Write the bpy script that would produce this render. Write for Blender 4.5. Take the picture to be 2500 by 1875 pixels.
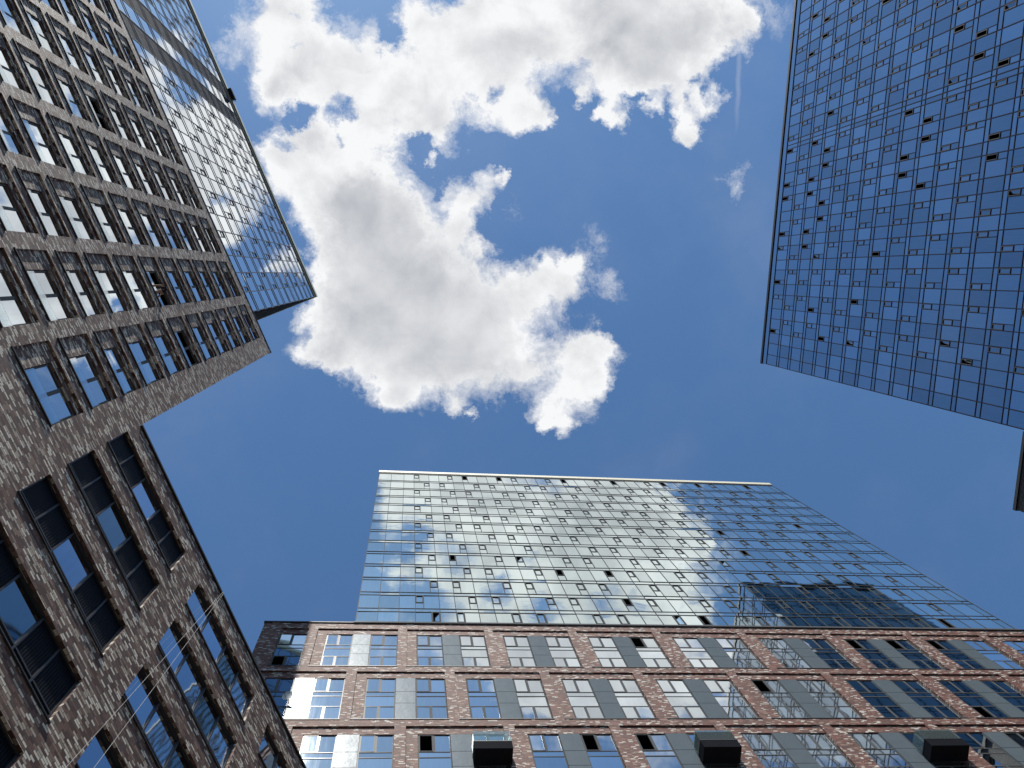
import bpy, math, random
from mathutils import Matrix, Vector
random.seed(7)
S = bpy.context.scene
for o in list(bpy.data.objects): bpy.data.objects.remove(o)

# ------------------------------------------------------------------ camera
# world: X to the right of the picture, Y towards its bottom edge, Z up; the camera looks almost straight up
FPX = 2102.37; PCX, PCY = 1250.0, 937.5
CM = Matrix(((0.9915849778, 0.0451427911, 0.1213316123),
             (-0.0598189872, 0.9909484658, 0.1201783136),
             (-0.1148081905, -0.1264249444, 0.9853100085)))
cam_d = bpy.data.cameras.new('camera'); cam = bpy.data.objects.new('camera', cam_d)
S.collection.objects.link(cam); S.camera = cam
cam_d.sensor_fit = 'HORIZONTAL'; cam_d.sensor_width = 36.0; cam_d.lens = 36.0 * FPX / 2500.0
cam_d.clip_start = 0.05; cam_d.clip_end = 6000.0
EYE = Vector((0, 0, 1.6))
mw = Matrix.Identity(4)
for r in range(3):
    mw[r][0] = CM[r][0]; mw[r][1] = -CM[r][1]; mw[r][2] = -CM[r][2]; mw[r][3] = EYE[r]
cam.matrix_world = mw

def to_px(P):
    v = CM.transposed() @ (Vector(P) - EYE)
    if v.z <= 0.01: return None
    return PCX + FPX * v.x / v.z, PCY + FPX * v.y / v.z

def sky_xy(x, y):
    """a direction in the sky, as a point of the flat cloud layer one unit above the eye"""
    v = CM @ Vector((x - PCX, y - PCY, FPX))
    return v.x / v.z, v.y / v.z

# ------------------------------------------------------------------ sun, sky, exposure
EL = math.radians(60.0); SX, SY = -0.225, -0.974
sun_dir = Vector((SX * math.cos(EL), SY * math.cos(EL), math.sin(EL))).normalized()
ld = bpy.data.lights.new('sun', 'SUN'); ld.energy = 4.6; ld.angle = math.radians(0.55); ld.color = (1.0, 0.95, 0.87)
sun = bpy.data.objects.new('sun', ld); S.collection.objects.link(sun)
sun.rotation_euler = sun_dir.to_track_quat('Z', 'Y').to_euler()
S.view_settings.view_transform = 'Standard'; S.view_settings.look = 'None'
S.view_settings.exposure = 0.0; S.view_settings.gamma = 1.0

SKY_STRENGTH = 0.135
CLOUDS = [  # (x, y, radius) of the billows, measured on the photograph, put into the cloud layer by direction
 (700,60,80),(700,140,85),(760,190,90),(680,205,55),(830,150,80),(880,205,90),(960,200,85),(1020,230,75),(870,300,70),
 (950,305,80),(770,335,46),(735,330,40),(1050,300,45),(700,20,70),
 (1010,60,42),(1085,40,90),(1120,140,90),(1200,60,100),(1180,190,90),(1260,120,90),(1240,245,68),(1295,275,42),(1335,290,22),
 (1400,50,100),(1500,60,110),(1620,50,100),(1720,50,90),(1790,70,50),(1825,45,25),(1430,130,80),(1530,130,85),(1640,125,75),
 (1500,185,55),(1560,195,45),(1720,105,50),(1425,235,22),
 (1510,275,36),(1480,285,20),(1590,265,26),(1640,205,45),(1680,250,45),(1665,305,34),(1740,250,32),(1720,180,30),(1700,320,22),
 (700,440,85),(690,385,45),(780,430,90),(850,470,105),(930,500,95),(900,600,115),(840,560,80),(1000,610,105),(1080,640,80),
 (805,640,50),(835,720,62),(880,760,100),(960,760,120),(1060,760,120),(1160,760,110),(1250,745,90),(1320,705,65),(1380,690,50),
 (1415,655,28),(815,835,72),(795,865,42),(900,880,85),(1000,900,90),(1100,900,90),(1200,900,85),(1280,880,70),(970,960,40),
 (1110,1000,28),(1155,1030,14),(1400,860,75),(1450,880,62),(1465,930,46),(1400,960,66),(1335,1000,52),(1330,1045,24),(1375,1045,30),
 (1455,840,36),(1110,470,44),(1150,505,40),(1190,450,36),(1228,440,16),(1130,555,34),(1180,605,28),(1060,400,16),
 (1800,400,34,.34),(1780,445,40,.36),(1800,480,26,.30),(735,770,24,.5),(762,765,22,.5),(705,778,16,.45),(578,895,14,.3),(560,110,50,.22),(600,60,40,.25),(540,130,30,.2),(1470,710,60,.22),(1500,680,40,.18),(1440,600,40,.3),(1230,520,40,.3),(1340,640,40,.35),(1080,330,50,.35),(1130,350,40,.3),(1240,300,40,.3),(910,80,40,.3),(960,110,30,.35),
 # the part of the cloud bank above the picture, seen only in the glass
 (1250,-70,120),(1400,-80,130),(1550,-90,140),(1700,-70,110),(1290,-210,110),(1500,-240,130),(1400,-340,90),(1650,-230,90),
 (720,-70,70),(1040,-140,26),(1090,-120,30),(1160,-100,60),(1860,-150,40),(640,-190,50),(1825,-95,80,.5),(1785,-190,70,.5),(1860,-20,60,.28),(1900,60,50,.2),(1340,-290,90),(1450,-330,130),(1600,-320,140),(1750,-310,130),(1880,-320,95),(1975,-300,75),(1430,-430,70),(1560,-430,100),(1700,-410,95),(1820,-430,80),(1930,-400,60),(1800,-600,60,.6),(1420,-620,50,.5),(1530,-600,40,.5),(850,-370,110,.35),(1080,-330,70,.4),(1240,-330,60,.6),(40,-400,70),(-60,-490,95),(-180,-610,120),(-330,-730,150),(-80,-790,140),(-500,-880,150)]

HOLES = [(822,262,34,1.5),(862,252,24,1.2),(742,262,22,1.0),(718,285,16,.8),(948,92,30,1.4),(728,40,16,.7),(735,105,16,.7),(1418,158,20,1.0),(1205,235,26,1.2),(820,330,18,.8),(700,350,22,1.0),(1060,470,14,.6),(1010,350,26,1.1),(1320,640,16,.7),(1345,720,14,.6),(1700,205,16,.8),(1735,230,14,.8),(1690,245,12,.7),(905,430,10,.5),(1560,245,14,.8),(1180,-60,60,1.3),(1300,-140,55,1.4),(1450,-190,65,1.4),(1590,-170,55,1.2),(1380,-40,30,.9),(1690,-150,45,1.2),(1080,-20,40,1.0)]  # gaps of blue
CORES = [(1010,790,330),(900,620,220),(1150,850,200),(860,500,120),(960,540,120),(1640,110,170),(1480,40,110),(1290,90,80),(690,210,70),(760,300,60),(1740,40,70),(1550,-90,120),(1280,-60,90),(40,-400,180),(-60,-490,220),(-180,-610,260),(-330,-730,300),(-80,-790,260)]  # thick grey undersides
W = bpy.data.worlds.new('World'); S.world = W; W.use_nodes = True
nt = W.node_tree; N = nt.nodes; L = nt.links; N.clear()
def nd(tree, t, **kw):
    n = tree.nodes.new(t)
    for k, v in kw.items(): setattr(n, k, v)
    return n
def mth(tree, op, a, b=None, c=None, clamp=False):
    n = tree.nodes.new('ShaderNodeMath'); n.operation = op; n.use_clamp = clamp
    for i, v in enumerate((a, b, c)):
        if v is None: continue
        if isinstance(v, (int, float)): n.inputs[i].default_value = v
        else: tree.links.new(v, n.inputs[i])
    return n.outputs[0]
def maprange(tree, v, a, b, c, d, smooth=True):
    n = tree.nodes.new('ShaderNodeMapRange'); n.interpolation_type = 'SMOOTHSTEP' if smooth else 'LINEAR'; n.clamp = True
    tree.links.new(v, n.inputs[0])
    for i, x in enumerate((a, b, c, d)): n.inputs[i + 1].default_value = x
    return n.outputs[0]
def noise(tree, vec, scale, detail, rough, dist=0.0):
    n = tree.nodes.new('ShaderNodeTexNoise'); n.noise_dimensions = '3D'
    tree.links.new(vec, n.inputs['Vector']); n.inputs['Scale'].default_value = scale
    n.inputs['Detail'].default_value = detail; n.inputs['Roughness'].default_value = rough; n.inputs['Distortion'].default_value = dist
    return n
def vmath(tree, op, a, b=None, scale=None):
    n = tree.nodes.new('ShaderNodeVectorMath'); n.operation = op
    for i, v in enumerate((a, b)):
        if v is None: continue
        if isinstance(v, tuple): n.inputs[i].default_value = v
        else: tree.links.new(v, n.inputs[i])
    if scale is not None: n.inputs['Scale'].default_value = scale
    return n
def mixcol(tree, fac, a, b):
    n = tree.nodes.new('ShaderNodeMix'); n.data_type = 'RGBA'
    if isinstance(fac, float): n.inputs[0].default_value = fac
    else: tree.links.new(fac, n.inputs[0])
    for i, v in ((6, a), (7, b)):
        if isinstance(v, tuple): n.inputs[i].default_value = v
        else: tree.links.new(v, n.inputs[i])
    return n.outputs[2]

geo = nd(nt, 'ShaderNodeTexCoord')
sep = nd(nt, 'ShaderNodeSeparateXYZ'); L.new(geo.outputs['Generated'], sep.inputs[0])
zc = mth(nt, 'MAXIMUM', sep.outputs[2], 0.02)
gx = mth(nt, 'DIVIDE', sep.outputs[0], zc); gy = mth(nt, 'DIVIDE', sep.outputs[1], zc)
com = nd(nt, 'ShaderNodeCombineXYZ'); L.new(gx, com.inputs[0]); L.new(gy, com.inputs[1])
P0 = com.outputs[0]
n_w = noise(nt, P0, 17.0, 12.0, 0.68)
wv = vmath(nt, 'SUBTRACT', n_w.outputs['Color'], (0.5, 0.5, 0.5))
wsc = vmath(nt, 'SCALE', wv.outputs[0], scale=0.085)
PW = vmath(nt, 'ADD', P0, wsc.outputs[0]).outputs[0]
flat = vmath(nt, 'MULTIPLY', PW, (1, 1, 0)).outputs[0]
tot = None
for c_ in CLOUDS:
    x, y, r = c_[:3]; wgt = c_[3] if len(c_) > 3 else 1.0
    cx, cy = sky_xy(x, y)
    d = vmath(nt, 'DISTANCE', flat, (cx, cy, 0)).outputs['Value']
    v = maprange(nt, d, 1.7 * r / FPX, 0.0, 0.0, wgt)
    tot = v if tot is None else mth(nt, 'ADD', tot, v)
n_d = noise(nt, P0, 9.0, 12.0, 0.60, 0.3)
nf = mth(nt, 'SUBTRACT', n_d.outputs['Fac'], 0.5)
# the same noise a little nearer to the sun: its slope paints sunlit and shaded sides onto the billows
P1 = vmath(nt, 'ADD', P0, (SX * 0.022, SY * 0.022, 0.012)).outputs[0]
n_s = noise(nt, P1, 9.0, 6.0, 0.52, 0.3)
n_b = noise(nt, P0, 9.0, 6.0, 0.52, 0.3)
relief = mth(nt, 'SUBTRACT', n_b.outputs['Fac'], n_s.outputs['Fac'])
n_f = noise(nt, P0, 34.0, 12.0, 0.70, 0.8)
ff = mth(nt, 'SUBTRACT', n_f.outputs['Fac'], 0.5)
n_e = noise(nt, PW, 13.0, 14.0, 0.74, 0.9)
fe = mth(nt, 'SUBTRACT', n_e.outputs['Fac'], 0.5)
soft = mth(nt, 'MINIMUM', tot, 1.5)
dens = mth(nt, 'MULTIPLY_ADD', fe, 2.1, mth(nt, 'MULTIPLY_ADD', ff, 1.0, mth(nt, 'MULTIPLY_ADD', nf, 0.5, soft)))
hol = None
for (x, y, r, wgt) in HOLES:
    cx, cy = sky_xy(x, y)
    d = vmath(nt, 'DISTANCE', flat, (cx, cy, 0)).outputs['Value']
    v = maprange(nt, d, 1.5 * r / FPX, 0.0, 0.0, wgt * 0.85)
    hol = v if hol is None else mth(nt, 'ADD', hol, v)
dens = mth(nt, 'SUBTRACT', dens, hol)
alpha = maprange(nt, dens, 0.20, 1.15, 0.0, 1.0, False)
alpha = mth(nt, 'MULTIPLY', alpha, maprange(nt, tot, 0.01, 0.30, 0.0, 1.0))
core = None
for (x, y, r) in CORES:
    cx, cy = sky_xy(x, y)
    d = vmath(nt, 'DISTANCE', flat, (cx, cy, 0)).outputs['Value']
    v = maprange(nt, d, 1.15 * r / FPX, 0.0, 0.0, 1.0)
    core = v if core is None else mth(nt, 'ADD', core, v)
core = mth(nt, 'MULTIPLY_ADD', nf, 0.9, mth(nt, 'MINIMUM', core, 1.25))
thick = maprange(nt, mth(nt, 'MULTIPLY_ADD', nf, 1.4, tot), 0.9, 3.6, 0.0, 0.5)
thick = mth(nt, 'MULTIPLY_ADD', mth(nt, 'MULTIPLY', core, maprange(nt, tot, 0.4, 1.8, 0.0, 1.0)), 0.40, thick)
thick = mth(nt, 'MULTIPLY_ADD', mth(nt, 'MULTIPLY_ADD', relief, -2.6, mth(nt, 'MULTIPLY', ff, -0.55)), maprange(nt, core, 0.3, 1.2, 1.0, 0.65), thick)
thick = mth(nt, 'MAXIMUM', mth(nt, 'MINIMUM', thick, 1.0), 0.0)
ccol = mixcol(nt, thick, (0.94, 0.945, 0.955, 1), (0.50, 0.52, 0.56, 1))
# thin old vapour trail
tx0, ty0 = sky_xy(1806, 95); tx1, ty1 = sky_xy(1796, 370)
ux, uy = tx1 - tx0, ty1 - ty0; ll = math.hypot(ux, uy); ux /= ll; uy /= ll
sepw = nd(nt, 'ShaderNodeSeparateXYZ'); L.new(vmath(nt, 'ADD', P0, vmath(nt, 'SCALE', wv.outputs[0], scale=0.008).outputs[0]).outputs[0], sepw.inputs[0])
dx = mth(nt, 'SUBTRACT', sepw.outputs[0], tx0); dy = mth(nt, 'SUBTRACT', sepw.outputs[1], ty0)
along = mth(nt, 'ADD', mth(nt, 'MULTIPLY', dx, ux), mth(nt, 'MULTIPLY', dy, uy))
across = mth(nt, 'ABSOLUTE', mth(nt, 'SUBTRACT', mth(nt, 'MULTIPLY', dx, uy), mth(nt, 'MULTIPLY', dy, ux)))
trail = mth(nt, 'MULTIPLY', maprange(nt, across, 0.0050, 0.0, 0.0, 0.15), maprange(nt, along, ll, ll * 0.4, 0.0, 1.0))
trail = mth(nt, 'MULTIPLY', trail, maprange(nt, along, -0.02, 0.0, 0.0, 1.0))
n_h = noise(nt, P0, 3.5, 6.0, 0.6)
veil = maprange(nt, n_h.outputs['Fac'], 0.45, 0.9, 0.0, 0.07)
alpha = mth(nt, 'MAXIMUM', mth(nt, 'MAXIMUM', alpha, trail), veil)
sky = nd(nt, 'ShaderNodeTexSky'); sky.sky_type = 'NISHITA'; sky.sun_disc = False
sky.sun_elevation = EL; sky.sun_rotation = math.atan2(SX, SY)
sky.altitude = 100; sky.air_density = 1.0; sky.dust_density = 0.3; sky.ozone_density = 2.5
wb = vmath(nt, 'MULTIPLY', sky.outputs[0], (0.665, 0.89, 1.01))      # the camera's white balance
skys = nd(nt, 'ShaderNodeBackground'); L.new(wb.outputs[0], skys.inputs[0]); skys.inputs[1].default_value = SKY_STRENGTH
cl = nd(nt, 'ShaderNodeBackground'); L.new(ccol, cl.inputs[0]); cl.inputs[1].default_value = 1.0
mx = nd(nt, 'ShaderNodeMixShader'); L.new(alpha, mx.inputs[0]); L.new(skys.outputs[0], mx.inputs[1]); L.new(cl.outputs[0], mx.inputs[2])
wo = nd(nt, 'ShaderNodeOutputWorld'); L.new(mx.outputs[0], wo.inputs[0])

# ------------------------------------------------------------------ materials
def principled(name, col, rough=0.6, metal=0.0, spec=0.5):
    m = bpy.data.materials.new(name); m.use_nodes = True
    b = m.node_tree.nodes['Principled BSDF']
    b.inputs['Base Color'].default_value = (*col, 1); b.inputs['Roughness'].default_value = rough
    b.inputs['Metallic'].default_value = metal; b.inputs['Specular IOR Level'].default_value = spec
    return m, m.node_tree, b

def brick_mat(name, ramp, bw, bh, mortar, mcol, stain=0.25, gloss=0.7):
    m, t, b = principled(name, (0.2, 0.15, 0.12), gloss, 0, 0.4)
    uv = nd(t, 'ShaderNodeUVMap')
    br = nd(t, 'ShaderNodeTexBrick'); t.links.new(uv.outputs[0], br.inputs['Vector'])
    br.offset = 0.37; br.offset_frequency = 2; br.squash = 0.72; br.squash_frequency = 3
    br.inputs['Color1'].default_value = (0, 0, 0, 1); br.inputs['Color2'].default_value = (1, 1, 1, 1)
    br.inputs['Mortar'].default_value = (0, 0, 0, 1); br.inputs['Scale'].default_value = 1.0
    br.inputs['Mortar Size'].default_value = mortar; br.inputs['Mortar Smooth'].default_value = 0.1
    br.inputs['Bias'].default_value = 0.0
    br.inputs['Brick Width'].default_value = bw; br.inputs['Row Height'].default_value = bh
    rp = nd(t, 'ShaderNodeValToRGB'); t.links.new(br.outputs['Color'], rp.inputs[0])
    rp.color_ramp.interpolation = 'CONSTANT'
    while len(rp.color_ramp.elements) > 1: rp.color_ramp.elements.remove(rp.color_ramp.elements[0])
    for i, (p, c) in enumerate(ramp):
        e = rp.color_ramp.elements[0] if i == 0 else rp.color_ramp.elements.new(p)
        e.position = p; e.color = (*c, 1)
    ns = noise(t, uv.outputs[0], 30.0, 3.0, 0.6)
    nb = noise(t, uv.outputs[0], 0.6, 4.0, 0.6)
    hv = nd(t, 'ShaderNodeHueSaturation'); t.links.new(rp.outputs[0], hv.inputs['Color'])
    va = mth(t, 'MULTIPLY_ADD', ns.outputs['Fac'], 0.7, 0.65)
    vb = mth(t, 'MULTIPLY_ADD', nb.outputs['Fac'], stain * 2, 1.0 - stain)
    t.links.new(mth(t, 'MULTIPLY', va, vb), hv.inputs['Value'])
    c = mixcol(t, br.outputs['Fac'], hv.outputs[0], (*mcol, 1))
    t.links.new(c, b.inputs['Base Color'])
    bp = nd(t, 'ShaderNodeBump'); bp.inputs['Strength'].default_value = 0.5; bp.inputs['Distance'].default_value = 0.01
    t.links.new(mth(t, 'SUBTRACT', ns.outputs['Fac'], br.outputs['Fac']), bp.inputs['Height']); t.links.new(bp.outputs[0], b.inputs['Normal'])
    return m

def glass_mat(name, col, wav=0.02, scale=0.5, rough=0.012, vary=0.12, face=0.45):
    m, t, b = principled(name, col, rough, 1.0)
    g = nd(t, 'ShaderNodeNewGeometry')
    oi = nd(t, 'ShaderNodeObjectInfo')
    ns = noise(t, g.outputs['Position'], scale, 2.0, 0.5, 0.4)
    bp = nd(t, 'ShaderNodeBump'); bp.inputs['Strength'].default_value = 1.0; bp.inputs['Distance'].default_value = wav
    t.links.new(ns.outputs['Fac'], bp.inputs['Height']); t.links.new(bp.outputs[0], b.inputs['Normal'])
    # every pane a little different, rain-streaked
    at = nd(t, 'ShaderNodeAttribute'); at.attribute_name = 'pane'
    mp = nd(t, 'ShaderNodeMapping'); t.links.new(g.outputs['Position'], mp.inputs[0]); mp.inputs['Scale'].default_value = (3.0, 3.0, 0.25)
    st = noise(t, mp.outputs[0], 2.0, 4.0, 0.6)
    v = mth(t, 'ADD', mth(t, 'MULTIPLY_ADD', at.outputs['Fac'], vary * 2, 1.0 - vary * 1.5), mth(t, 'MULTIPLY_ADD', st.outputs['Fac'], 0.16, -0.08))
    lw = nd(t, 'ShaderNodeLayerWeight'); lw.inputs[0].default_value = 0.5       # a coated pane mirrors more at a slant
    v = mth(t, 'MULTIPLY', v, maprange(t, lw.outputs['Facing'], 0.0, 0.7, face, 1.0, False))
    hv = nd(t, 'ShaderNodeHueSaturation'); hv.inputs['Color'].default_value = (*col, 1); t.links.new(v, hv.inputs['Value'])
    t.links.new(hv.outputs[0], b.inputs['Base Color'])
    t.links.new(mth(t, 'MULTIPLY_ADD', st.outputs['Fac'], 0.03, rough), b.inputs['Roughness'])
    return m

def noisy(name, col, rough, metal, amp=0.25, scale=4.0, bump=0.0, spec=0.5):
    m, t, b = principled(name, col, rough, metal, spec)
    g = nd(t, 'ShaderNodeNewGeometry'); ns = noise(t, g.outputs['Position'], scale, 5.0, 0.6)
    hv = nd(t, 'ShaderNodeHueSaturation'); hv.inputs['Color'].default_value = (*col, 1)
    t.links.new(mth(t, 'MULTIPLY_ADD', ns.outputs['Fac'], amp * 2, 1 - amp), hv.inputs['Value']); t.links.new(hv.outputs[0], b.inputs['Base Color'])
    t.links.new(mth(t, 'MULTIPLY_ADD', ns.outputs['Fac'], 0.12, rough - 0.06), b.inputs['Roughness'])
    if bump:
        n2 = noise(t, g.outputs['Position'], 1.1, 2.0, 0.5)
        bp = nd(t, 'ShaderNodeBump'); bp.inputs['Distance'].default_value = bump; t.links.new(n2.outputs['Fac'], bp.inputs['Height'])
        t.links.new(bp.outputs[0], b.inputs['Normal'])
    return m

def sheen(name, col, w, rough, amp=0.15, bump=0.0, w2=0.0):
    """painted metal: matt, with a weak narrow sheen"""
    m = bpy.data.materials.new(name); m.use_nodes = True; t = m.node_tree; t.nodes.clear()
    g = nd(t, 'ShaderNodeNewGeometry'); ns = noise(t, g.outputs['Position'], 1.6, 5.0, 0.6)
    hv = nd(t, 'ShaderNodeHueSaturation'); hv.inputs['Color'].default_value = (*col, 1); t.links.new(mth(t, 'MULTIPLY_ADD', ns.outputs['Fac'], amp * 2, 1 - amp), hv.inputs['Value'])
    d = nd(t, 'ShaderNodeBsdfDiffuse'); t.links.new(hv.outputs[0], d.inputs[0])
    gl = nd(t, 'ShaderNodeBsdfGlossy'); gl.inputs[0].default_value = (1, 1, 1, 1); gl.inputs['Roughness'].default_value = rough
    g2 = nd(t, 'ShaderNodeBsdfGlossy'); g2.inputs[0].default_value = (0.8, 0.9, 1, 1); g2.inputs['Roughness'].default_value = 0.42
    if bump:
        n2 = noise(t, g.outputs['Position'], 1.3, 3.0, 0.6)
        bp = nd(t, 'ShaderNodeBump'); bp.inputs['Distance'].default_value = bump; t.links.new(n2.outputs['Fac'], bp.inputs['Height'])
        for q in (d, gl, g2): t.links.new(bp.outputs[0], q.inputs['Normal'])
    m0 = nd(t, 'ShaderNodeMixShader'); m0.inputs[0].default_value = w2; t.links.new(d.outputs[0], m0.inputs[1]); t.links.new(g2.outputs[0], m0.inputs[2])
    m1 = nd(t, 'ShaderNodeMixShader'); m1.inputs[0].default_value = w; t.links.new(m0.outputs[0], m1.inputs[1]); t.links.new(gl.outputs[0], m1.inputs[2])
    o = nd(t, 'ShaderNodeOutputMaterial'); t.links.new(m1.outputs[0], o.inputs[0]); return m

M = {}
M['brick_dark'] = brick_mat('dark_brick', [(0.0, (0.11, 0.050, 0.036)), (0.22, (0.21, 0.112, 0.080)), (0.42, (0.31, 0.205, 0.150)), (0.56, (0.13, 0.080, 0.066)),
                                           (0.70, (0.54, 0.45, 0.35)), (0.83, (0.84, 0.75, 0.61))], 0.225, 0.080, 0.007, (0.075, 0.062, 0.055))
M['brick_red'] = brick_mat('red_brick', [(0.0, (0.115, 0.040, 0.030)), (0.25, (0.20, 0.066, 0.043)), (0.50, (0.145, 0.070, 0.054)), (0.64, (0.26, 0.108, 0.073)),
                                         (0.78, (0.36, 0.25, 0.19)), (0.88, (0.70, 0.64, 0.56))], 0.25, 0.080, 0.007, (0.11, 0.080, 0.068), gloss=0.66)
M['brick_black'] = brick_mat('black_brick', [(0.0, (0.020, 0.016, 0.016)), (0.4, (0.035, 0.027, 0.025)), (0.8, (0.07, 0.06, 0.055))], 0.30, 0.072, 0.006, (0.02, 0.018, 0.018))
M['glass_b'] = glass_mat('mirror_glass_pale', (0.745, 0.845, 0.825), 0.005, 0.5)
M['glass_a'] = glass_mat('mirror_glass_clear', (0.82, 0.89, 0.92), 0.004, 0.5)
M['glass_c'] = glass_mat('mirror_glass_blue', (0.54, 0.625, 0.72), 0.005, 0.4, vary=0.17)
M['glass_w'] = glass_mat('window_glass', (0.78, 0.85, 0.88), 0.006, 0.4, face=0.30)
M['glass_dim'] = glass_mat('window_glass_dim', (0.30, 0.38, 0.42), 0.005, 0.4)
M['glass_side'] = glass_mat('green_grey_glass', (0.20, 0.26, 0.27), 0.004, 0.4)
M['glass_pw'] = glass_mat('podium_window_glass', (0.62, 0.72, 0.84), 0.007, 0.35, face=0.35)
M['frame'] = sheen('frame_aluminium', (0.15, 0.15, 0.155), 0.012, 0.24)
M['frame_lt'] = sheen('frame_light_aluminium', (0.13, 0.13, 0.13), 0.02, 0.24)
M['frame_dk'] = noisy('frame_dark', (0.035, 0.036, 0.042), 0.5, 0.0, 0.2)
M['mull_b'] = sheen('mullion_grey', (0.12, 0.122, 0.122), 0.01, 0.25)
M['sash'] = noisy('sash_grey', (0.12, 0.115, 0.115), 0.6, 0.0, 0.15, spec=0.2)
M['mull_a'] = noisy('mullion_mid_grey', (0.17, 0.17, 0.18), 0.6, 0.0, 0.15, spec=0.2)
M['mull_c'] = noisy('mullion_blue_black', (0.022, 0.030, 0.055), 0.8, 0.0, 0.2, spec=0.1)
M['dark'] = noisy('room_shade_black', (0.012, 0.011, 0.011), 0.9, 0.0, 0.3, spec=0.1)  # near-black paint standing in for the shade of rooms behind open windows
M['panel'] = sheen('grey_metal_panel', (0.12, 0.145, 0.158), 0.012, 0.24, 0.14, 0.010, 0.028)
M['louvre'] = noisy('grey_louvre', (0.20, 0.20, 0.21), 0.6, 0.0, 0.1)
M['ribbed'] = noisy('navy_ribbed_metal', (0.005, 0.007, 0.013), 0.6, 0.0, 0.2, spec=0.12)
M['cream'] = noisy('cream_coping', (0.82, 0.75, 0.55), 0.6, 0.0, 0.12)
M['coping'] = noisy('dark_coping', (0.012, 0.012, 0.015), 0.6, 0.0, 0.2)
M['balcony'] = sheen('black_balcony_metal', (0.020, 0.021, 0.025), 0.004, 0.3)
M['white'] = noisy('white_paint', (0.78, 0.78, 0.76), 0.5, 0.0, 0.08)
M['cable'] = noisy('cable_grey', (0.50, 0.48, 0.45), 0.6, 0.0, 0.1)
M['asphalt'] = noisy('asphalt', (0.04, 0.04, 0.04), 0.9, 0.0, 0.3, 1.0)
M['paving'] = noisy('paving', (0.06, 0.058, 0.055), 0.9, 0.0, 0.2, 0.8)
M['roof'] = noisy('flat_roof_grey', (0.16, 0.16, 0.16), 0.9, 0.0, 0.2, 0.7)
def clear_glass():
    m = bpy.data.materials.new('clear_balcony_glass'); m.use_nodes = True; t = m.node_tree; t.nodes.clear()
    tr = nd(t, 'ShaderNodeBsdfTransparent'); tr.inputs[0].default_value = (0.80, 0.88, 0.87, 1)
    gl = nd(t, 'ShaderNodeBsdfGlossy'); gl.inputs[0].default_value = (0.85, 0.92, 0.92, 1); gl.inputs['Roughness'].default_value = 0.02
    lw = nd(t, 'ShaderNodeLayerWeight'); lw.inputs[0].default_value = 0.12
    df = nd(t, 'ShaderNodeBsdfDiffuse'); df.inputs[0].default_value = (0.55, 0.66, 0.64, 1)
    m0 = nd(t, 'ShaderNodeMixShader'); m0.inputs[0].default_value = 0.12; t.links.new(tr.outputs[0], m0.inputs[1]); t.links.new(df.outputs[0], m0.inputs[2])
    mxs = nd(t, 'ShaderNodeMixShader'); t.links.new(lw.outputs['Fresnel'], mxs.inputs[0]); t.links.new(m0.outputs[0], mxs.inputs[1]); t.links.new(gl.outputs[0], mxs.inputs[2])
    o = nd(t, 'ShaderNodeOutputMaterial'); t.links.new(mxs.outputs[0], o.inputs[0]); return m
M['clear'] = clear_glass()
def guard_glass():
    m = bpy.data.materials.new('guard_glass'); m.use_nodes = True; t = m.node_tree; t.nodes.clear()
    tr = nd(t, 'ShaderNodeBsdfTransparent'); tr.inputs[0].default_value = (0.86, 0.92, 0.93, 1)
    gl = nd(t, 'ShaderNodeBsdfGlossy'); gl.inputs[0].default_value = (0.9, 0.95, 0.97, 1); gl.inputs['Roughness'].default_value = 0.015
    mxs = nd(t, 'ShaderNodeMixShader'); mxs.inputs[0].default_value = 0.5; t.links.new(tr.outputs[0], mxs.inputs[1]); t.links.new(gl.outputs[0], mxs.inputs[2])
    o = nd(t, 'ShaderNodeOutputMaterial'); t.links.new(mxs.outputs[0], o.inputs[0]); return m
M['guard'] = guard_glass()

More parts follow.
